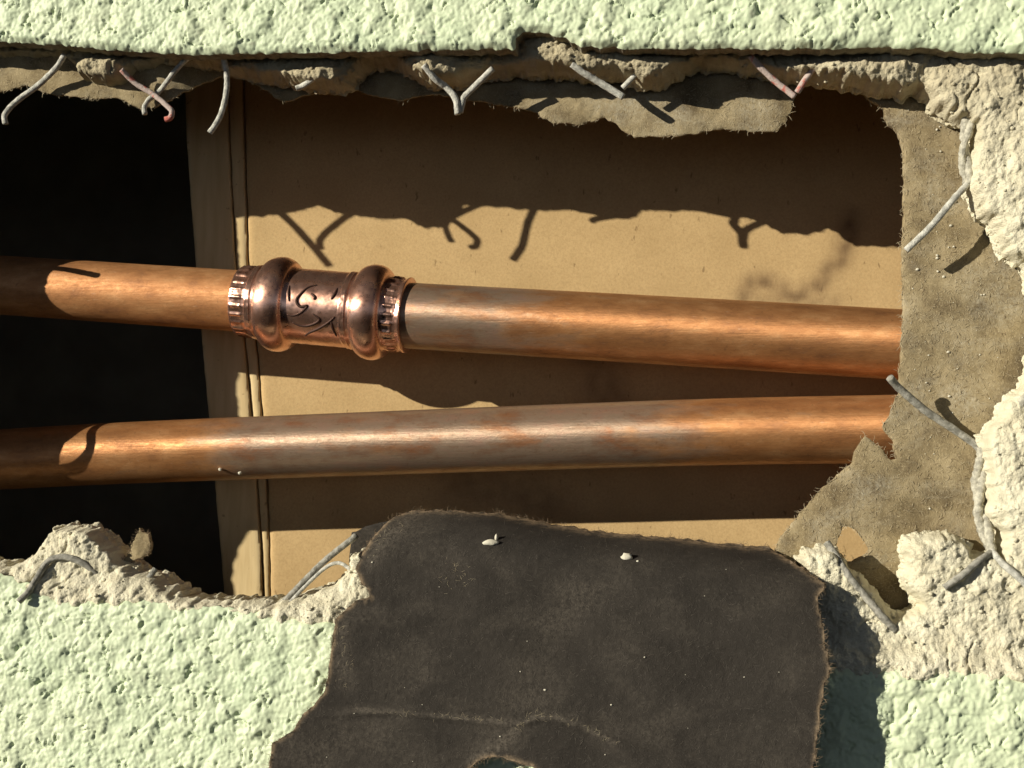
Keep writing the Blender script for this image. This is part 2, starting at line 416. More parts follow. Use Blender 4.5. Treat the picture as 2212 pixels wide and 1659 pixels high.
so2, _ = slab('edge_bead', [PX([(492, 90), (497, 300), (511, 560), (535, 780), (555, 1000), (566, 1180), (576, 1420), (586, 1420), (580, 1180), (571, 1000), (555, 780), (533, 560), (525, 300), (519, 90)], BACK)],
              lambda X, Z, d: BACK-.2+.4*np.exp(-d/.5), BACK+12, [WOOD], sp=.6, jag=(.12, 4), seed=6, parent=st)

# ------------------------------------------------------------------ copper pipes
def pipe_tube(name, pts, rad, parent, tarnish, n=260, seg=72, origin=None, mat=None):
    path = spline(P3(pts), n); v, f = tube(path, rad, seg, False)
    o = link(name, v, f, mat or COPPER, parent, origin=origin)
    xs = np.repeat([W/2+F*((p-CAM)@RT)/((p-CAM)@FW) for p in path], seg)
    attr(o, 'tarnish', tarnish(xs)); return o
up = thing('copper_pipe', P(1100, 760, PIPED), 'upper copper pipe joined by a shiny ringed press coupling', 'pipe', 'copper pipes crossing the hole')
pipe_tube('tube', [(-330, 594, 37.5), (-100, 609, 37.4), (230, 631, 37), (515, 650, 37), (560, 654, 37)], 7.9, up, lambda x: -.05+0*x, mat=COPPER2)
pipe_tube('tube', [(820, 676, 36), (868, 681, 36), (1471, 716, 36), (1948, 744.5, 36.5), (2300, 765, 37), (2560, 780, 37.5)], 8.28, up,
          lambda x: np.clip(1.0-sstep(980, 1450, x)*1.0-.12, 0, 1))
lo = pipe_tube('copper_pipe', [(-330, 1008, 37), (-50, 995, 37), (267, 978.5, 37), (737, 960.5, 37), (1471, 935, 37), (1900, 927, 37), (2300, 921, 37), (2560, 918, 37)], 7.98, None,
               lambda x: np.clip(sstep(330, 620, x)*(1-sstep(1300, 1680, x)), 0, 1), n=300)
tag(lo, 'lower copper pipe, unjointed, with a grey tarnished middle', 'pipe', 'copper pipes crossing the hole')

A, B = P(500, 648.5, 36.6), P(892, 682, 36.2)
AX = (B-A); LEN = np.linalg.norm(AX); AX /= LEN
PERP1 = np.cross(AX, [0, 1, 0]); PERP1 /= np.linalg.norm(PERP1); PERP2 = np.cross(AX, PERP1)   # up, depth
if PERP1[2] < 0: PERP1, PERP2 = -PERP1, -PERP2
def lathe(s, r, seg=160, mod=None):
    s = np.asarray(s, float); th = np.linspace(0, 2*math.pi, seg, endpoint=False)
    R = np.repeat(np.asarray(r, float)[:, None], seg, 1)
    if mod is not None: R = R+mod(s[:, None], th[None, :])
    V = A+AX*s[:, None, None]+R[..., None]*(np.cos(th)[None, :, None]*PERP1+np.sin(th)[None, :, None]*PERP2)
    I = np.arange(len(s)*seg).reshape(len(s), seg); J = np.roll(I, -1, 1)
    return V.reshape(-1, 3), np.stack([I[:-1], I[1:], J[1:], J[:-1]], -1).reshape(-1, 4).tolist()
k = LEN/392.0                                        # mm per photo pixel along the fitting
def sx(px): return (px-500)*k
def ticks(s, th, a, n=30, ph=0.0): return a*(sstep(.55, .9, np.cos(th*n+ph)))
# body first, then rings and crimped end bands as parts of the coupling
s = np.linspace(sx(634), sx(782), 60)
v, f = lathe(s, np.full(60, 9.55), mod=lambda s, th: .06*fbm(s+0*th, np.cos(th)*9+0*s, 3.0, 3, 7)+.05*np.cos(6*th))
cp = link('press_coupling', v, f, COUP, up)
cp['label'] = 'shiny press coupling with two bulging rings and crimped ends'
def bead(x0, xc, x1, rr, r0, r1, seed):
    s = np.linspace(sx(x0), sx(x1), 48); c = sx(xc); out = []
    for t in s:
        h = (t-c)/((c-s[0]) if t < c else (s[-1]-c))
        b = .88*max(0, 1-(h/.74)**2)**.5+.12*max(0, 1-h*h)**1.5
        base = r0 if t < c else r1
        out.append(base+(rr-base)*b)
    return lathe(s, out, mod=lambda s, th: .10*np.cos(6*th+seed)*np.exp(-((s-c)/3)**2)+.04*fbm(s+0*th, np.cos(th)*9+np.sin(th)*4, 4.0, 2, seed))
v, f = bead(566, 608, 650, 12.15, 9.5, 9.5, 1); link('bead', v, f, COUP, cp)
v, f = bead(769, 811, 852, 12.15, 9.5, 9.2, 2); link('bead', v, f, COUP, cp)
def band(x0, x1, prof, a, seed):
    u = np.linspace(0, 1, 30); s = sx(x0)+(sx(x1)-sx(x0))*u; r = np.interp(u, [p[0] for p in prof], [p[1] for p in prof])
    r = np.concatenate([[7.95], r, [7.95]]) ; s = np.concatenate([[s[0]], s, [s[-1]]])
    uu = np.concatenate([[0], u, [1]])
    return lathe(s, r, mod=lambda s, th: (ticks(s, th, a, 26, seed)+.10*np.cos(6*th+seed)+.10*fbm(s+0*th, np.cos(th)*9+np.sin(th)*5, 2.0, 3, seed))*np.interp(uu, [0, .12, .2, .72, .8, 1], [.2, .3, 1, 1, .3, .3])[:, None])
v, f = band(522, 560, [(0, 8.55), (.08, 8.9), (.85, 9.05), (1, 9.15)], .42, 3); link('end_band', v, f, COUP, cp)
v, f = band(557, 573, [(0, 9.1), (.2, 9.55), (.8, 9.7), (1, 9.5)], .0, 4); link('crimp_ridge', v, f, COUP, cp)
v, f = band(757, 774, [(0, 9.5), (.25, 9.75), (.8, 9.8), (1, 9.6)], .0, 5); link('crimp_ridge', v, f, COUP, cp)
v, f = band(845, 874, [(0, 9.3), (.85, 9.0), (1, 9.0)], .42, 6); link('end_band', v, f, COUP, cp)
v, f = band(870, 884, [(0, 8.95), (.4, 9.1), (.9, 9.55), (1, 9.45)], .0, 7); link('flared_lip', v, f, COUP, cp)
def on_cyl(px, py, R):
    d = FW+RT*((px-W/2)/F)+UP*((H/2-py)/F); d /= np.linalg.norm(d)
    o = CAM-A; dp = d-AX*(d@AX); op = o-AX*(o@AX)
    a, b, c = dp@dp, 2*dp@op, op@op-R*R
    return CAM+d*((-b-math.sqrt(max(b*b-4*a*c, 0)))/(2*a))
for mk in ([(1020, 395), (930, 415), (860, 470), (800, 540), (800, 590), (840, 630), (910, 620), (880, 660), (830, 700), (760, 725), (690, 715)],
           [(970, 705), (1020, 740), (1045, 770), (1000, 810), (900, 840), (820, 830), (750, 800)],
           [(1210, 740), (1130, 810), (1030, 870), (940, 910), (890, 945)],
           [(1240, 430), (1210, 490), (1170, 550)], [(720, 400), (708, 480), (715, 570)], [(955, 485), (990, 520), (985, 555)],
           [(1170, 790), (1190, 860), (1230, 950)]):
    pth = spline(np.array([on_cyl(482.8+x/5.04, 537.6+y/5.04, 9.58) for x, y in mk]), 5*len(mk))
    t = np.linspace(0, 1, len(pth)); v, f = tube(pth,   .06+.30*np.sin(np.pi*np.clip(t*.94+.03, 0, 1))**.5, 8)
    link('stamped_mark', v, f, MARK, cp)

# ------------------------------------------------------------------ the stucco wall
wall = thing('stucco_wall', (0, FACE, -250), 'pale green stucco wall broken open around a ragged hole', 'wall')
OUT = [(-330, -260), (-330, 260), (300, 260), (300, -260)]
fin_hole = PX([(-400, 70), (-80, 84), (0, 88), (120, 95), (250, 108), (420, 117), (600, 113), (800, 110), (1000, 105), (1112, 105), (1113, 82), (1130, 68), (1170, 68),
               (1215, 80), (1255, 100), (1300, 102), (1700, 104), (1900, 101), (2030, 104), (2080, 112), (2212, 113), (2420, 120)], FACE) + [(135, 30), (138, -20)] + \
           PX([(2420, 1470), (2212, 1462), (2100, 1452), (1980, 1450), (1850, 1445), (1780, 1436), (1600, 1425), (1200, 1405), (900, 1390), (760, 1360), (712, 1342),
               (640, 1336), (560, 1322), (480, 1312), (380, 1310), (300, 1296), (200, 1298), (120, 1288), (60, 1262), (0, 1240), (-80, 1235)], FACE) + \
           [(-152, -48), (-160, -30), (-162, -20), (-160, -12), (-155, -4), (-153.5, 4), (-156, 13), (-161, 25), (-162, 33), (-160, 42), (-161, 56), (-163, 70), (-164, 84)]
def stucco_h(X, Z):
    wx = X+1.0*vn(X, Z, 2.6, 1)+.3*vn(X, Z, .8, 4); wz = Z+1.0*vn(X, Z, 2.6, 2)+.3*vn(X, Z, .8, 5)
    cx, cz = .82*wx+.57*wz, -.57*wx+.82*wz             # clods drawn out along the trowel's way
    lump = sstep(-.35, .45, vn(X, Z, 8, 8))
    h = .50*blobs(cx*.8, cz*1.15, 2.5, 3)+.46*blobs(cx+40, cz*1.2, 1.45, 11)*(.25+.75*lump)
    h += .16*blobs(wx+9, wz+70, .8, 15)*(1-.5*lump)
    h += .55*sstep(.72, 1.0, blobs(wx+31, wz-17, 6.0, 17))
    h += .30*fbm(X, Z, 5.5, 3, 21)+.16*fbm(X, Z, .85, 2, 31)
    cr = np.exp(-(vn(wx, wz, 2.7, 44)/.08)**2)*sstep(.0, .4, vn(X, Z, 4.2, 46))
    return .93*h-.7*cr
def fin_front(X, Z, d):
    e = sstep(0, 20, Z)
    return FACE-stucco_h(X, Z)*(.35+.65*sstep(0, 1.6, d))+(1.1-.2*e)*np.exp(-d/(1.6-1.0*e))
fin, fi = slab('finish_coat', [OUT, fin_hole], fin_front, lambda X, Z: np.full(len(X), COAT+.9), [FIN, CUT], sp=.29,
               box=(-325, 295, -255, 255), fine=(-135, 120, -92, 105), jag=(.38, 2.6), rings=2, rough=.25, parent=wall, seed=11)
# the broken sides show bare cement
nq = len(fin.data.polygons); sm = np.zeros(nq, bool); fin.data.polygons.foreach_get('use_smooth', sm)
fin.data.polygons.foreach_set('material_index', (~sm).astype(np.int32))

D1 = 9.0
base_hole = PX([(-400, 112), (-80, 114), (0, 115), (60, 113), (112, 114), (140, 132), (160, 160), (200, 172), (240, 174), (262, 158), (275, 140), (300, 136), (340, 128), (400, 126),
                (430, 122), (470, 138), (520, 150), (560, 158), (600, 164), (660, 176), (715, 178), (740, 170), (760, 140), (790, 124), (830, 122), (862, 136), (885, 156), (925, 168), (985, 166), (1010, 150), (1050, 142), (1120, 140), (1220, 146), (1265, 156), (1330, 150),
                (1395, 172), (1425, 164), (1460, 148), (1500, 128), (1560, 128), (1620, 135), (1690, 152), (1760, 158), (1850, 172), (1950, 190), (1990, 182), (2012, 200), (2025, 222),
                (2060, 240), (2082, 250), (2110, 262), (2103, 330), (2098, 400), (2126, 458), (2150, 470), (2166, 520), (2190, 550), (2225, 565), (2250, 690), (2225, 822),
                (2180, 862), (2166, 890), (2140, 925), (2126, 940), (2130, 985), (2138, 1050), (2139, 1110), (2160, 1140), (2172, 1160), (2160, 1205), (2146, 1196), (2112, 1196),
                (2098, 1170), (2070, 1158), (2040, 1150), (2000, 1157), (1962, 1163), (1952, 1190), (1958, 1220), (1950, 1250), (1965, 1285), (1988, 1312), (1965, 1326),
                (1938, 1334), (1925, 1318), (1905, 1292), (1880, 1262), (1858, 1246), (1836, 1230), (1815, 1192), (1795, 1180), (1740, 1192), (1722, 1208), (1738, 1234),
                (1690, 1290), (1500, 1330), (1200, 1330), (900, 1320), (820, 1290), (795, 1215), (775, 1185), (748, 1200), (738, 1232), (722, 1256), (690, 1268), (650, 1282),
                (600, 1298), (520, 1296), (440, 1294), (400, 1288), (360, 1266), (335, 1246), (300, 1236), (250, 1208), (214, 1166), (190, 1144), (170, 1134), (150, 1138),
                (125, 1134), (95, 1142), (82, 1172), (60, 1200), (30, 1222), (0, 1218), (-80, 1212)], D1) + \
            [(-158, -44), (-163, -22), (-158, -6), (-157, 6), (-161, 20), (-166, 36), (-164, 50), (-168, 70), (-170, 82)]
fh = [fin_hole]
CHUNKS = ((205, 150, 7, 3.2, 3.2), (300, 135, 2.5, 1.5, 2.5), (660, 162, 9, 2.6, 2.8), (925, 142, 7, 3.0, 3.0), (1180, 100, 6, 5.5, 3.4), (1300, 135, 9, 3.0, 3.2), (1420, 150, 5, 3.2, 3.0),
          (1750, 155, 12, 2.6, 2.6), (1880, 160, 10, 3.5, 2.8))
def base_front(X, Z, d):
    b = 5.0*sstep(1.5, -.2, d)+2.4*np.exp(-d/3.0)
    sf = np.abs(poly_sd(X, Z, fh)[0])
    low = sstep(-5, -25, Z)*(np.exp(-(sf/4.0)**2)+.25)       # below the hole the two coats meet almost flush
    n = 1.0*fbm(X, Z, 9, 3, 51)+.34*fbm(X, Z, 2.2, 4, 61, .62)+.20*fbm(X, Z, .8, 2, 66)-.32*blobs(X, Z, .85, 71)*sstep(-.4, .3, vn(X, Z, 5, 72))
    cr = np.exp(-(vn(X+vn(X, Z, 4, 3), Z, 9, 75)/.035)**2)*sstep(.0, .4, vn(X, Z, 13, 76))
    top = 2.2*np.ones(len(X))
    for px, py, rx, rz, am in CHUNKS:
        c = P(px, py, D1); top = top-am*np.exp(-((X-c[0])/rx)**4-((Z-c[2])/rz)**4)
    top = top*sstep(50, 62, Z)*sstep(105, 70, X)
    return COAT+.8+top-(3.3+.7*vn(X, Z, 3, 78))*low+b*(1-.35*low)+n*(.5+.5*sstep(0, 2.5, d))+.9*cr
def near_hole(x, z):
    s, _, _ = poly_sd(x, z, fh); return s > np.where(z < 0, -1.8, -5)        # hidden under the finish coat beyond that
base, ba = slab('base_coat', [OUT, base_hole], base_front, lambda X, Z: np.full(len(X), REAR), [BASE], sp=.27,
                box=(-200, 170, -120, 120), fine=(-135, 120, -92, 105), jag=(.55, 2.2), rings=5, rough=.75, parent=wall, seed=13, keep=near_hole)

# ------------------------------------------------------------------ building paper behind the stucco
def pap_front(dep, seed, amp=.5, curl=0.0):
    return lambda X, Z, d: dep+amp*vn(X, Z, 14, seed)+.12*fbm(X, Z, 1.2, 3, seed+3)-curl*np.exp(-d/2.0)
tp_loop = PX([(-330, 40), (-330, 226), (-120, 232), (0, 218), (80, 198), (117, 213), (157, 220), (233, 227), (283, 227), (320, 246), (350, 244), (387, 228), (430, 195), (480, 166),
              (533, 165), (575, 195), (610, 219), (660, 203), (733, 182), (780, 197), (854, 217), (937, 200), (1000, 213), (1060, 222), (1104, 228), (1154, 240), (1187, 263),
              (1254, 269), (1304, 252), (1330, 267), (1370, 295), (1475, 292), (1568, 277), (1625, 285), (1675, 282), (1698, 263), (1715, 217), (1724, 195), (1735, 160), (1742, 40)], PAPERD)
TPX = (P(360, 200, PAPERD)[0], P(520, 200, PAPERD)[0])
def tp_front(X, Z, d): return PAPERD-5.5*sstep(TPX[1], TPX[0], X)+.4*vn(X, Z, 14, 3)+.12*fbm(X, Z, 1.2, 3, 6)+.5*np.exp(-d/2.0)
tp, ti = slab('torn_paper', [tp_loop], tp_front, lambda X, Z: tp_front(X, Z, 9+0*X)+1.0, [PAPER], sp=.6, jag=(.4, 2.0), rough=.15, seed=21)
tag(tp, 'ragged strip of tan felt paper hanging along the top of the hole', 'paper', 'torn felt paper behind the stucco')
rp_loop = PX([(1860, 60), (1862, 195), (1873, 208), (1908, 233), (1918, 270), (1942, 287), (1950, 320), (1953, 383), (1952, 500), (1948, 530), (1950, 620), (1951, 673), (1945, 786),
              (1940, 853), (1925, 890), (1908, 923), (1928, 953), (1938, 996), (1955, 1028), (1934, 1006), (1908, 975), (1888, 955), (1868, 943), (1845, 976), (1838, 1003), (1805, 1030), (1765, 1066),
              (1728, 1106), (1688, 1159), (1672, 1193), (1690, 1230), (1680, 1330), (1700, 1480), (2500, 1480), (2500, 60)], PAPERD)
rp_hole = PX([(1818, 1136), (1835, 1136), (1855, 1153), (1882, 1193), (1854, 1206), (1832, 1216), (1805, 1180)], PAPERD)
def rp_front(X, Z, d):
    low = np.exp(-(((X-P(1840, 1100, PAPERD)[0])/14)**2+((Z-P(1840, 1100, PAPERD)[2])/14)**2))
    return PAPERD+.7*vn(X, Z, 17, 31)+.13*fbm(X, Z, 1.2, 3, 35)-1.6*low+.3*np.exp(-d/.7)
rp, ri = slab('torn_paper', [rp_loop, rp_hole], rp_front, lambda X, Z: np.full(len(X), PAPERD+1.6), [PAPER], sp=.6, jag=(.35, 2.2), rough=.15, seed=23)
tag(rp, 'wide tan felt paper at the right with a torn corner and small hole', 'paper', 'torn felt paper behind the stucco')

# dark flap: the same paper pulled out and folded down over the lower edge of the hole
flap_px = [(819, 1119), (847, 1107), (890, 1105), (937, 1106), (1044, 1113), (1170, 1139), (1304, 1159), (1474, 1174), (1575, 1186), (1668, 1194), (1715, 1221), (1765, 1253), (1787, 1266), (1777, 1283),
           (1765, 1293), (1772, 1326), (1780, 1383), (1788, 1433), (1787, 1453), (1773, 1483), (1770, 1516), (1762, 1566), (1758, 1616), (1750, 1660), (1735, 1800), (1300, 1830), (1190, 1720), (1167, 1660), (1154, 1649), (1104, 1636), (1070, 1629), (1037, 1639),
           (1017, 1660), (1005, 1720), (940, 1830), (600, 1800), (577, 1660), (580, 1636), (587, 1609), (633, 1576), (653, 1546), (700, 1496), (710, 1439), (716, 1390), (722, 1339),
           (745, 1318), (765, 1300), (800, 1292), (790, 1270), (778, 1262), (764, 1232), (777, 1193), (800, 1149)]
flap_loop = PX(flap_px, 0.0)
FT = np.array(sorted(PX([(760, 1125), (819, 1110), (937, 1104), (1044, 1112), (1170, 1138), (1304, 1158), (1474, 1173), (1575, 1185), (1668, 1193), (1790, 1205)], 0.0)))
FX0, FX1 = P(700, 1400, 0)[0], P(1785, 1400, 0)[0]
def flap_front(X, Z, d):
    u = np.clip((X-FX0)/(FX1-FX0), -.25, 1.05)
    t = np.interp(X, FT[:, 0], FT[:, 1])-Z            # distance below the fold
    dep = .7-6.7*np.clip(u, 0, 2)**1.2*(.35+.65*sstep(0, 22, t))-.10*np.clip(t-25, 0, 100)*np.clip(u, .1, 1)
    dep = dep+15.5*np.exp(-np.clip(t, 0, 99)/2.6)+(2.5+5.5*np.clip(u, 0, 1)**3)*np.exp(-np.clip(t, 0, 99)/11.0)
    dep = dep+.9*vn(X, Z, 26, 41)*sstep(2, 12, t)+.09*fbm(X, Z, 1.2, 3, 43)
    ln = np.array(PX([(720, 1545), (860, 1535), (1010, 1552), (1110, 1562), (1170, 1545), (1260, 1556), (1400, 1600), (1520, 1660)], 0.0))   # pressed crease
    zc = np.interp(X, ln[:, 0], ln[:, 1]); dep = dep-.5*np.exp(-((Z-zc)/.7)**2)*sstep(-.1, .1, u)
    return np.minimum(dep, 19.5)
flap, fl = slab('paper_flap', [flap_loop], flap_front, lambda X, Z: flap_front(X, Z, 1)+1.3, [FLAP], sp=.5, jag=(.28, 2.4), rough=.1, seed=31, close=True)
attr(flap, 'rim', np.concatenate([np.exp(-(fl['sd']/.55)**2), np.ones(fl['nv']-2*fl['n']), np.zeros(fl['n'])]) if fl['nv'] > 2*fl['n'] else np.zeros(fl['nv']))
def near_line(X, Z, pts, w):
    L = np.array(PX(pts, -2.0)); d = np.full(len(X), 1e9)
    for a, b in zip(L[:-1], L[1:]):
        t = np.clip(((X-a[0])*(b-a)[0]+(Z-a[1])*(b-a)[1])/((b-a)@(b-a)), 0, 1); d = np.minimum(d, np.hypot(X-a[0]-t*(b-a)[0], Z-a[1]-t*(b-a)[1]))
    return np.exp(-(d/w)**2)
SX, SZ = fl['X'], fl['Z']
scf = .9*near_line(SX, SZ, [(760, 1535), (900, 1545), (1010, 1552), (1100, 1560)], .45)+.9*near_line(SX, SZ, [(1110, 1575), (1150, 1550), (1190, 1545), (1260, 1565), (1330, 1600)], .6)
scf += .8*near_line(SX, SZ, [(790, 1215), (815, 1170), (855, 1115)], 2.2)+.7*near_line(SX, SZ, [(735, 1360), (730, 1430), (745, 1480)], 2.2)+.35*near_line(SX, SZ, [(1090, 1560), (1130, 1450), (1230, 1320), (1330, 1250)], 4.5)
scf += .8*near_line(SX, SZ, [(1030, 1640), (1090, 1600), (1110, 1575)], 1.3)+.35*near_line(SX, SZ, [(640, 1620), (760, 1600), (900, 1640)], 5)
attr(flap, 'scuff', np.concatenate([scf, np.zeros(fl['nv']-fl['n'])]))
tag(flap, 'large dark charcoal felt paper flap folded out over the lower wall', 'paper')
# its root, still standing behind the lower plaster
bp_loop = PX([(760, 1150), (819, 1128), (937, 1118), (1044, 1126), (1170, 1150), (1304, 1170), (1474, 1186), (1575, 1197), (1660, 1206), (1680, 1260), (1690, 1450), (740, 1450)], 20.5)
root = slab('flap_root', [bp_loop], pap_front(PAPERD+.4, 47, .3), lambda X, Z: np.full(len(X), PAPERD+1.7), [FLAP], sp=1.2, jag=(.2, 3), seed=33, parent=flap)[0]

def surf(i, lo=None): m = i['sd'] > .3; return np.stack([i['X'], i['Y'], i['Z']], 1)[m]
def edge(i): b = i['bv']; return np.stack([i['X'][b], i['Y'][b], i['Z'][b]], 1), np.stack([i['gx'][b], i['gz'][b]], 1)
def inframe(p, g=None):
    v = p-CAM; z = v@FW; x = W/2+F*(v@RT)/z; y = H/2-F*(v@UP)/z; m = (x > -60) & (x < 2270) & (y > -60) & (y < 1720)
    return p[m] if g is None else (p[m], g[m])
fibres('fibre_fuzz', inframe(surf(ri)), 3600, (.4, 1.3), .038, FIBT, rp, 5, .15)
fibres('dark_fibre_fuzz', inframe(surf(ri)), 1600, (.4, 1.2), .035, FIBD, rp, 6, .12)
e, g = inframe(*edge(ri)); fibres('edge_fibre', e, 420, (.5, 1.5), .05, FIBT, rp, 7, .25, g)
fibres('fibre_fuzz', inframe(surf(ti)), 1300, (.4, 1.3), .036, FIBT, tp, 8, .15)
e, g = inframe(*edge(ti)); fibres('edge_fibre', e, 420, (.4, 1.3), .05, FIBT, tp, 9, .2, g)
fibres('fibre_fuzz', inframe(surf(fl)), 1500, (.4, 1.3), .018, FIBG, flap, 10, .08, None, .25)
e, g = inframe(*edge(fl)); fibres('edge_fibre', e, 900, (.25, 1.5), .034, FIBD, flap, 11, .3, g)

def flap_pts(pl, n, sg, seed):                       # scattered spots on the flap along a line of photo positions
    rg = np.random.default_rng(seed); q = spline(np.array([list(p)+[0] for p in pl], float), n); o = []
    for x, y, _ in q:
        p = P(x+rg.normal(0, sg), y+rg.normal(0, sg), -2.0); o.append([p[0], float(flap_front(np.array([p[0]]), np.array([p[2]]), 1)[0]), p[2]])
    return np.array(o)
fibres('crease_fibre', np.concatenate([flap_pts([(800, 1540), (960, 1548), (1010, 1552), (1090, 1556)], 60, 4, 1), flap_pts([(1110, 1570), (1145, 1548), (1185, 1545), (1260, 1565), (1330, 1600)], 80, 5, 2),
        flap_pts([(950, 1215), (1000, 1245), (960, 1270)], 50, 12, 3), flap_pts([(790, 1190), (820, 1160), (850, 1125)], 60, 10, 4), flap_pts([(730, 1360), (735, 1420), (745, 1480)], 50, 14, 5)]),
       260, (.3, 1.2), .018, FIBT, flap, 14, .08, None, .3)
def grains(name, pts, n, r, mat, parent, seed):        # sand and crumbs fallen from the break
    rg = np.random.default_rng(seed); V = []; f = []; b = 0
    for i in range(n):
        p = pts[rg.integers(len(pts))]; q = r[0]+(r[1]-r[0])*rg.random()**2.5
        v, g = rock(p-[0, q*.4, 0], q, int(rg.integers(9999)), (1.1, .8, .9), 1); V.append(v); f += [[x+b for x in k] for k in g]; b += len(v)
    link(name, np.concatenate(V), f, mat, parent)['kind'] = 'stuff'
q = inframe(surf(ri)); grains('plaster_grain', q[(q[:, 0] > P(1960, 700, 20)[0])], 130, (.10, .45), CRUMB, rp, 3)
q = inframe(np.stack([ba['X'], ba['Y'], ba['Z']], 1)); grains('plaster_grain', q, 700, (.12, .6), BASE, wall, 4)
specks = flap_pts([(850, 1200), (1600, 1300), (900, 1400), (1650, 1500), (800, 1600), (1500, 1620)], 22, 70, 9); V = []; f = []
for k, p in enumerate(specks):
    if p[1] > 6: continue
    v, g = rock(p-[0, .12, 0], .1+.22*random.Random(k).random()**2, k, (1.2, .6, .8), 1); f += [[x+sum(len(a) for a in V) for x in q] for q in g]; V.append(v)
link('dust_speck', np.concatenate(V), f, CRUMB, flap)['kind'] = 'stuff'

# ------------------------------------------------------------------ lath wires
def wire(pts, r, mat, label, n=None, group='cut lath wires around the hole', twin=None, parent=None, name='lath_wire', wob=.10):
    r = r*.74; pth = spline(P3(pts), n or 10*len(pts)); sd = len(bpy.data.objects)
    if twin:                                         # two strands twisted together
        s = np.concatenate([[0], np.cumsum(np.linalg.norm(np.diff(pth, axis=0), axis=1))]); t, N, B = frames(pth); V = []; Fc = []; b = 0
        for ph in (0, math.pi):
            a = s/twin*2*math.pi+ph; q = pth+.72*r*(np.cos(a)[:, None]*N+np.sin(a)[:, None]*B)
            v, f = tube(q, r, 10, True, wob, sd); V.append(v); Fc += [[x+b for x in k] for k in f]; b += len(v)
        V = np.concatenate(V); f = Fc
    else: V, f = tube(pth, r, 10, True, wob, sd)
    o = link(name, V, f, mat, parent)
    if parent is None: tag(o, label, 'wire', group)
    return o
wire([(140, 118, 9), (120, 148, 10), (85, 182, 12), (42, 214, 12), (20, 234, 12), (10, 250, 12), (12, 268, 12)], .95, WIRE, 'pale bent wire end at the far upper left of the hole')
wire([(262, 150, 9), (290, 178, 11), (330, 203, 12), (358, 226, 12), (371, 240, 12), (368, 254, 12), (357, 258, 12)], .9, WIRER, 'red-flecked hooked wire lying across a paler wire, upper left')
wire([(405, 125, 10), (376, 156, 12), (346, 196, 13.8), (322, 215, 13.5), (312, 232, 12.5), (313, 246, 12)], .85, WIRE, 'pale curled wire crossing under the red-flecked one, upper left')
wire([(482, 120, 9), (490, 160, 11), (489, 200, 12), (478, 245, 12), (465, 270, 12), (453, 287, 12)], .95, WIRE, 'single long grey wire hanging down above the wood strip')
wire([(690, 160, 10), (655, 185, 12), (640, 191, 12)], .9, WIRE, 'tiny pale wire stub poking out beside the dark paper point')
wire([(915, 140, 8), (940, 170, 10), (966, 190, 12), (984, 214, 12), (989, 247, 12)], 1.05, WIRE, 'left strand of the pale Y-shaped wire at top centre')
wire([(1065, 148, 10), (1022, 190, 12), (1002, 212, 12.6), (994, 243, 12.6)], 1.0, WIRE, 'right strand of the pale Y-shaped wire at top centre')
wire([(1235, 138, 9), (1262, 158, 10), (1295, 178, 11.5), (1347, 210, 12.5)], 1.1, WIRE, 'straight pale wire slanting right above the lit paper, top centre')
wire([(1405, 135, 10), (1375, 160, 12), (1345, 190, 13)], .9, WIRE, 'short stub slanting left beside the straight pale wire')
wire([(1620, 120, 10), (1645, 148, 11), (1680, 180, 12), (1717, 209, 12)], .95, WIRER, 'wire with a bright red tip at the right end of the paper strip')
wire([(1765, 140, 10), (1742, 168, 12), (1722, 200, 12.5)], .95, WIRER, 'short pinkish wire meeting the red-tipped wire')
wire([(2098, 210, 12), (2094, 250, 13), (2084, 310, 13.5), (2086, 360, 14), (2093, 398, 14.5)], 1.15, WIREC, 'plaster-crusted twisted wire running down the upper right', twin=19, n=70, wob=.34)
wire([(2100, 372, 14), (2092, 395, 14), (2062, 428, 12.5), (2012, 488, 12), (1957, 541, 12.5)], 1.0, WIRE, 'long grey wire slanting down left across the paper, upper right')
wire([(1922, 816, 11), (1944, 840, 13), (2000, 888, 15), (2060, 927, 16.3), (2112, 965, 16.5), (2126, 990, 16)], 1.15, WIRED, 'grey wire slanting over the paper between the two pipe ends')
wire([(2126, 988, 15.5), (2146, 945, 14), (2178, 908, 12), (2215, 862, 10), (2260, 820, 9)], 1.5, WIREC, 'plaster-coated wire branch rising to the right edge of the picture', wob=.2)
wire([(2120, 970, 15.5), (2122, 1000, 15), (2114, 1050, 15), (2118, 1105, 14.5), (2130, 1150, 13.5), (2144, 1196, 12)], 1.3, WIREC, 'plaster-crusted twisted wire running down the lower right', twin=21, n=80, wob=.34)
wire([(2144, 1192, 11), (2112, 1214, 7.6), (2078, 1243, 6.6), (2040, 1270, 7)], 1.0, WIRED, 'wire branch running left half buried in cream plaster')
wire([(2142, 1190, 11), (2166, 1218, 8), (2190, 1238, 7), (2230, 1275, 7)], 1.0, WIRE, 'wire branch running right into cream plaster at lower right')
wire([(1786, 1172, 12), (1808, 1205, 10.5), (1832, 1243, 9), (1868, 1287, 8.8), (1906, 1332, 7.8), (1935, 1362, 8.5)], 1.15, WIRED, 'wire embedded in the plaster lump beside the dark flap corner')
wire([(40, 1300, 1.5), (62, 1278, 3), (80, 1248, 4.5), (104, 1213, 6), (138, 1203, 6.5), (178, 1216, 7), (205, 1236, 8), (232, 1256, 10)], 1.05, WIRED, 'arched grey wire over the plaster lump at lower left', n=60)
wire([(30, 1262, 9), (62, 1238, 8), (92, 1228, 7.5), (130, 1231, 7.5), (168, 1240, 8.5), (195, 1256, 10)], .8, WIRED, 'short wire tucked under the arched wire at lower left')
wire([(300, 1276, 9), (318, 1254, 9.5), (336, 1228, 10.5)], .95, WIRED, 'short stub standing on the lower left edge by the dark gap')
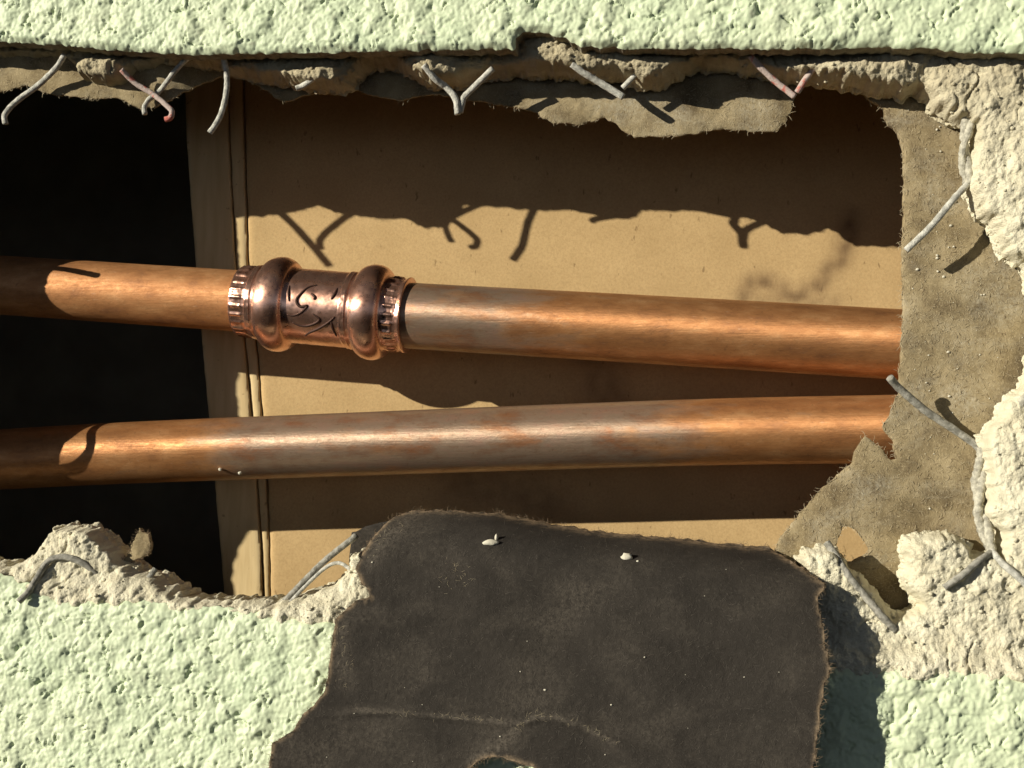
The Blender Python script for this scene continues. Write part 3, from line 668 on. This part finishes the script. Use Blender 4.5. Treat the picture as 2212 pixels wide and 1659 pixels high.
wire([(606, 1308, 8.5), (650, 1263, 10), (700, 1213, 12), (771, 1156, 13)], 1.0, WIRED, 'straight wire leaning up toward the left corner of the dark flap')
wire([(622, 1306, 8), (664, 1262, 10), (704, 1226, 11.5), (732, 1216, 11.5), (758, 1230, 11)], .6, WIRE, 'thin bent wire just below the straight leaning wire by the flap')
# wires in the left edge of the hole, beyond the picture: they throw the thin shadows on pipes and board
def back_to(pts):                                    # follow the sunlight back from the mark it leaves
    return np.array([P(x, y, d)-SUN*(d-e) for x, y, d, e in pts])
for q, r in (([(560, 430, 61, 8), (612, 466, 61, 5), (665, 520, 61, 1), (712, 575, 61, -2)], .85),
             ([(120, 588, 33, 12), (180, 595, 33, 12), (240, 606, 32, 12)], .8),
             ([(250, 900, 36, 12), (240, 920, 36, 12), (207, 966, 30, 12), (193, 1010, 31, 12), (205, 1042, 36, 12), (212, 1060, 38, 12)], .85)):
    v, f = tube(spline(back_to(q), 30), r, 10, True, .1, 3); link('lath_wire', v, f, WIRE, wall)

# ------------------------------------------------------------------ scraps and crumbs
sc_loop = PX([(265, 1212), (288, 1172), (300, 1142), (306, 1152), (320, 1150), (326, 1184), (318, 1198), (300, 1206), (285, 1214)], 13.0)
sp_, si = slab('paper_scrap', [sc_loop], lambda X, Z, d: 13+.5*vn(X, Z, 4, 3)+.12*fbm(X, Z, 1, 3, 4), lambda X, Z: np.full(len(X), 14.4), [PAPER], sp=.35, jag=(.35, 1.4), rough=.1, seed=51, close=True)
tag(sp_, 'small frayed brown paper scrap beside the plaster lump, lower left', 'paper scrap')
e, g = edge(si); fibres('edge_fibre', e, 90, (.4, 1.1), .05, FIBD, sp_, 12, .2, g)
def crumb(px, py, d, r, sq, label, seed, mat=CRUMB, group='loose plaster crumbs'):
    v, f = rock(P(px, py, d), r, seed, sq); tag(link('plaster_crumb', v, f, mat), label, 'crumb', group)
def flap_d(px, py):
    d = 0.0
    for _ in range(6): p = P(px, py, d); d = float(flap_front(np.array([p[0]]), np.array([p[2]]), 1)[0])
    return d
crumb(1060, 1172, flap_d(1060, 1172)-.3, 1.3, (1.2, .35, .55), 'ragged whitish paper shred near the top of the dark flap, left of the pale oval crumb', 1)  # lump put in for the pale paper shreds of a small tear, with the flake below
crumb(1072, 1162, flap_d(1072, 1162)-.4, .8, (.45, .4, 1.0), 'tiny flake stuck to the top right of the ragged whitish paper shred', 8)
crumb(1354, 1203, flap_d(1354, 1203)-.3, 1.15, (1.1, .5, .75), 'pale oval crumb near the top of the dark flap, toward its right', 2)
for k, (x, y) in enumerate([(476, 1014), (518, 1022)]):
    crumb(x, y, 30.6, .45, (1, 1, 1), ['white speck on the lower pipe, left one of two', 'white speck on the lower pipe, right one of two'][k], 20+k, group='white specks on the lower pipe')
for k in list(bpy.data.objects):
    if '_o' in k: del k['_o']
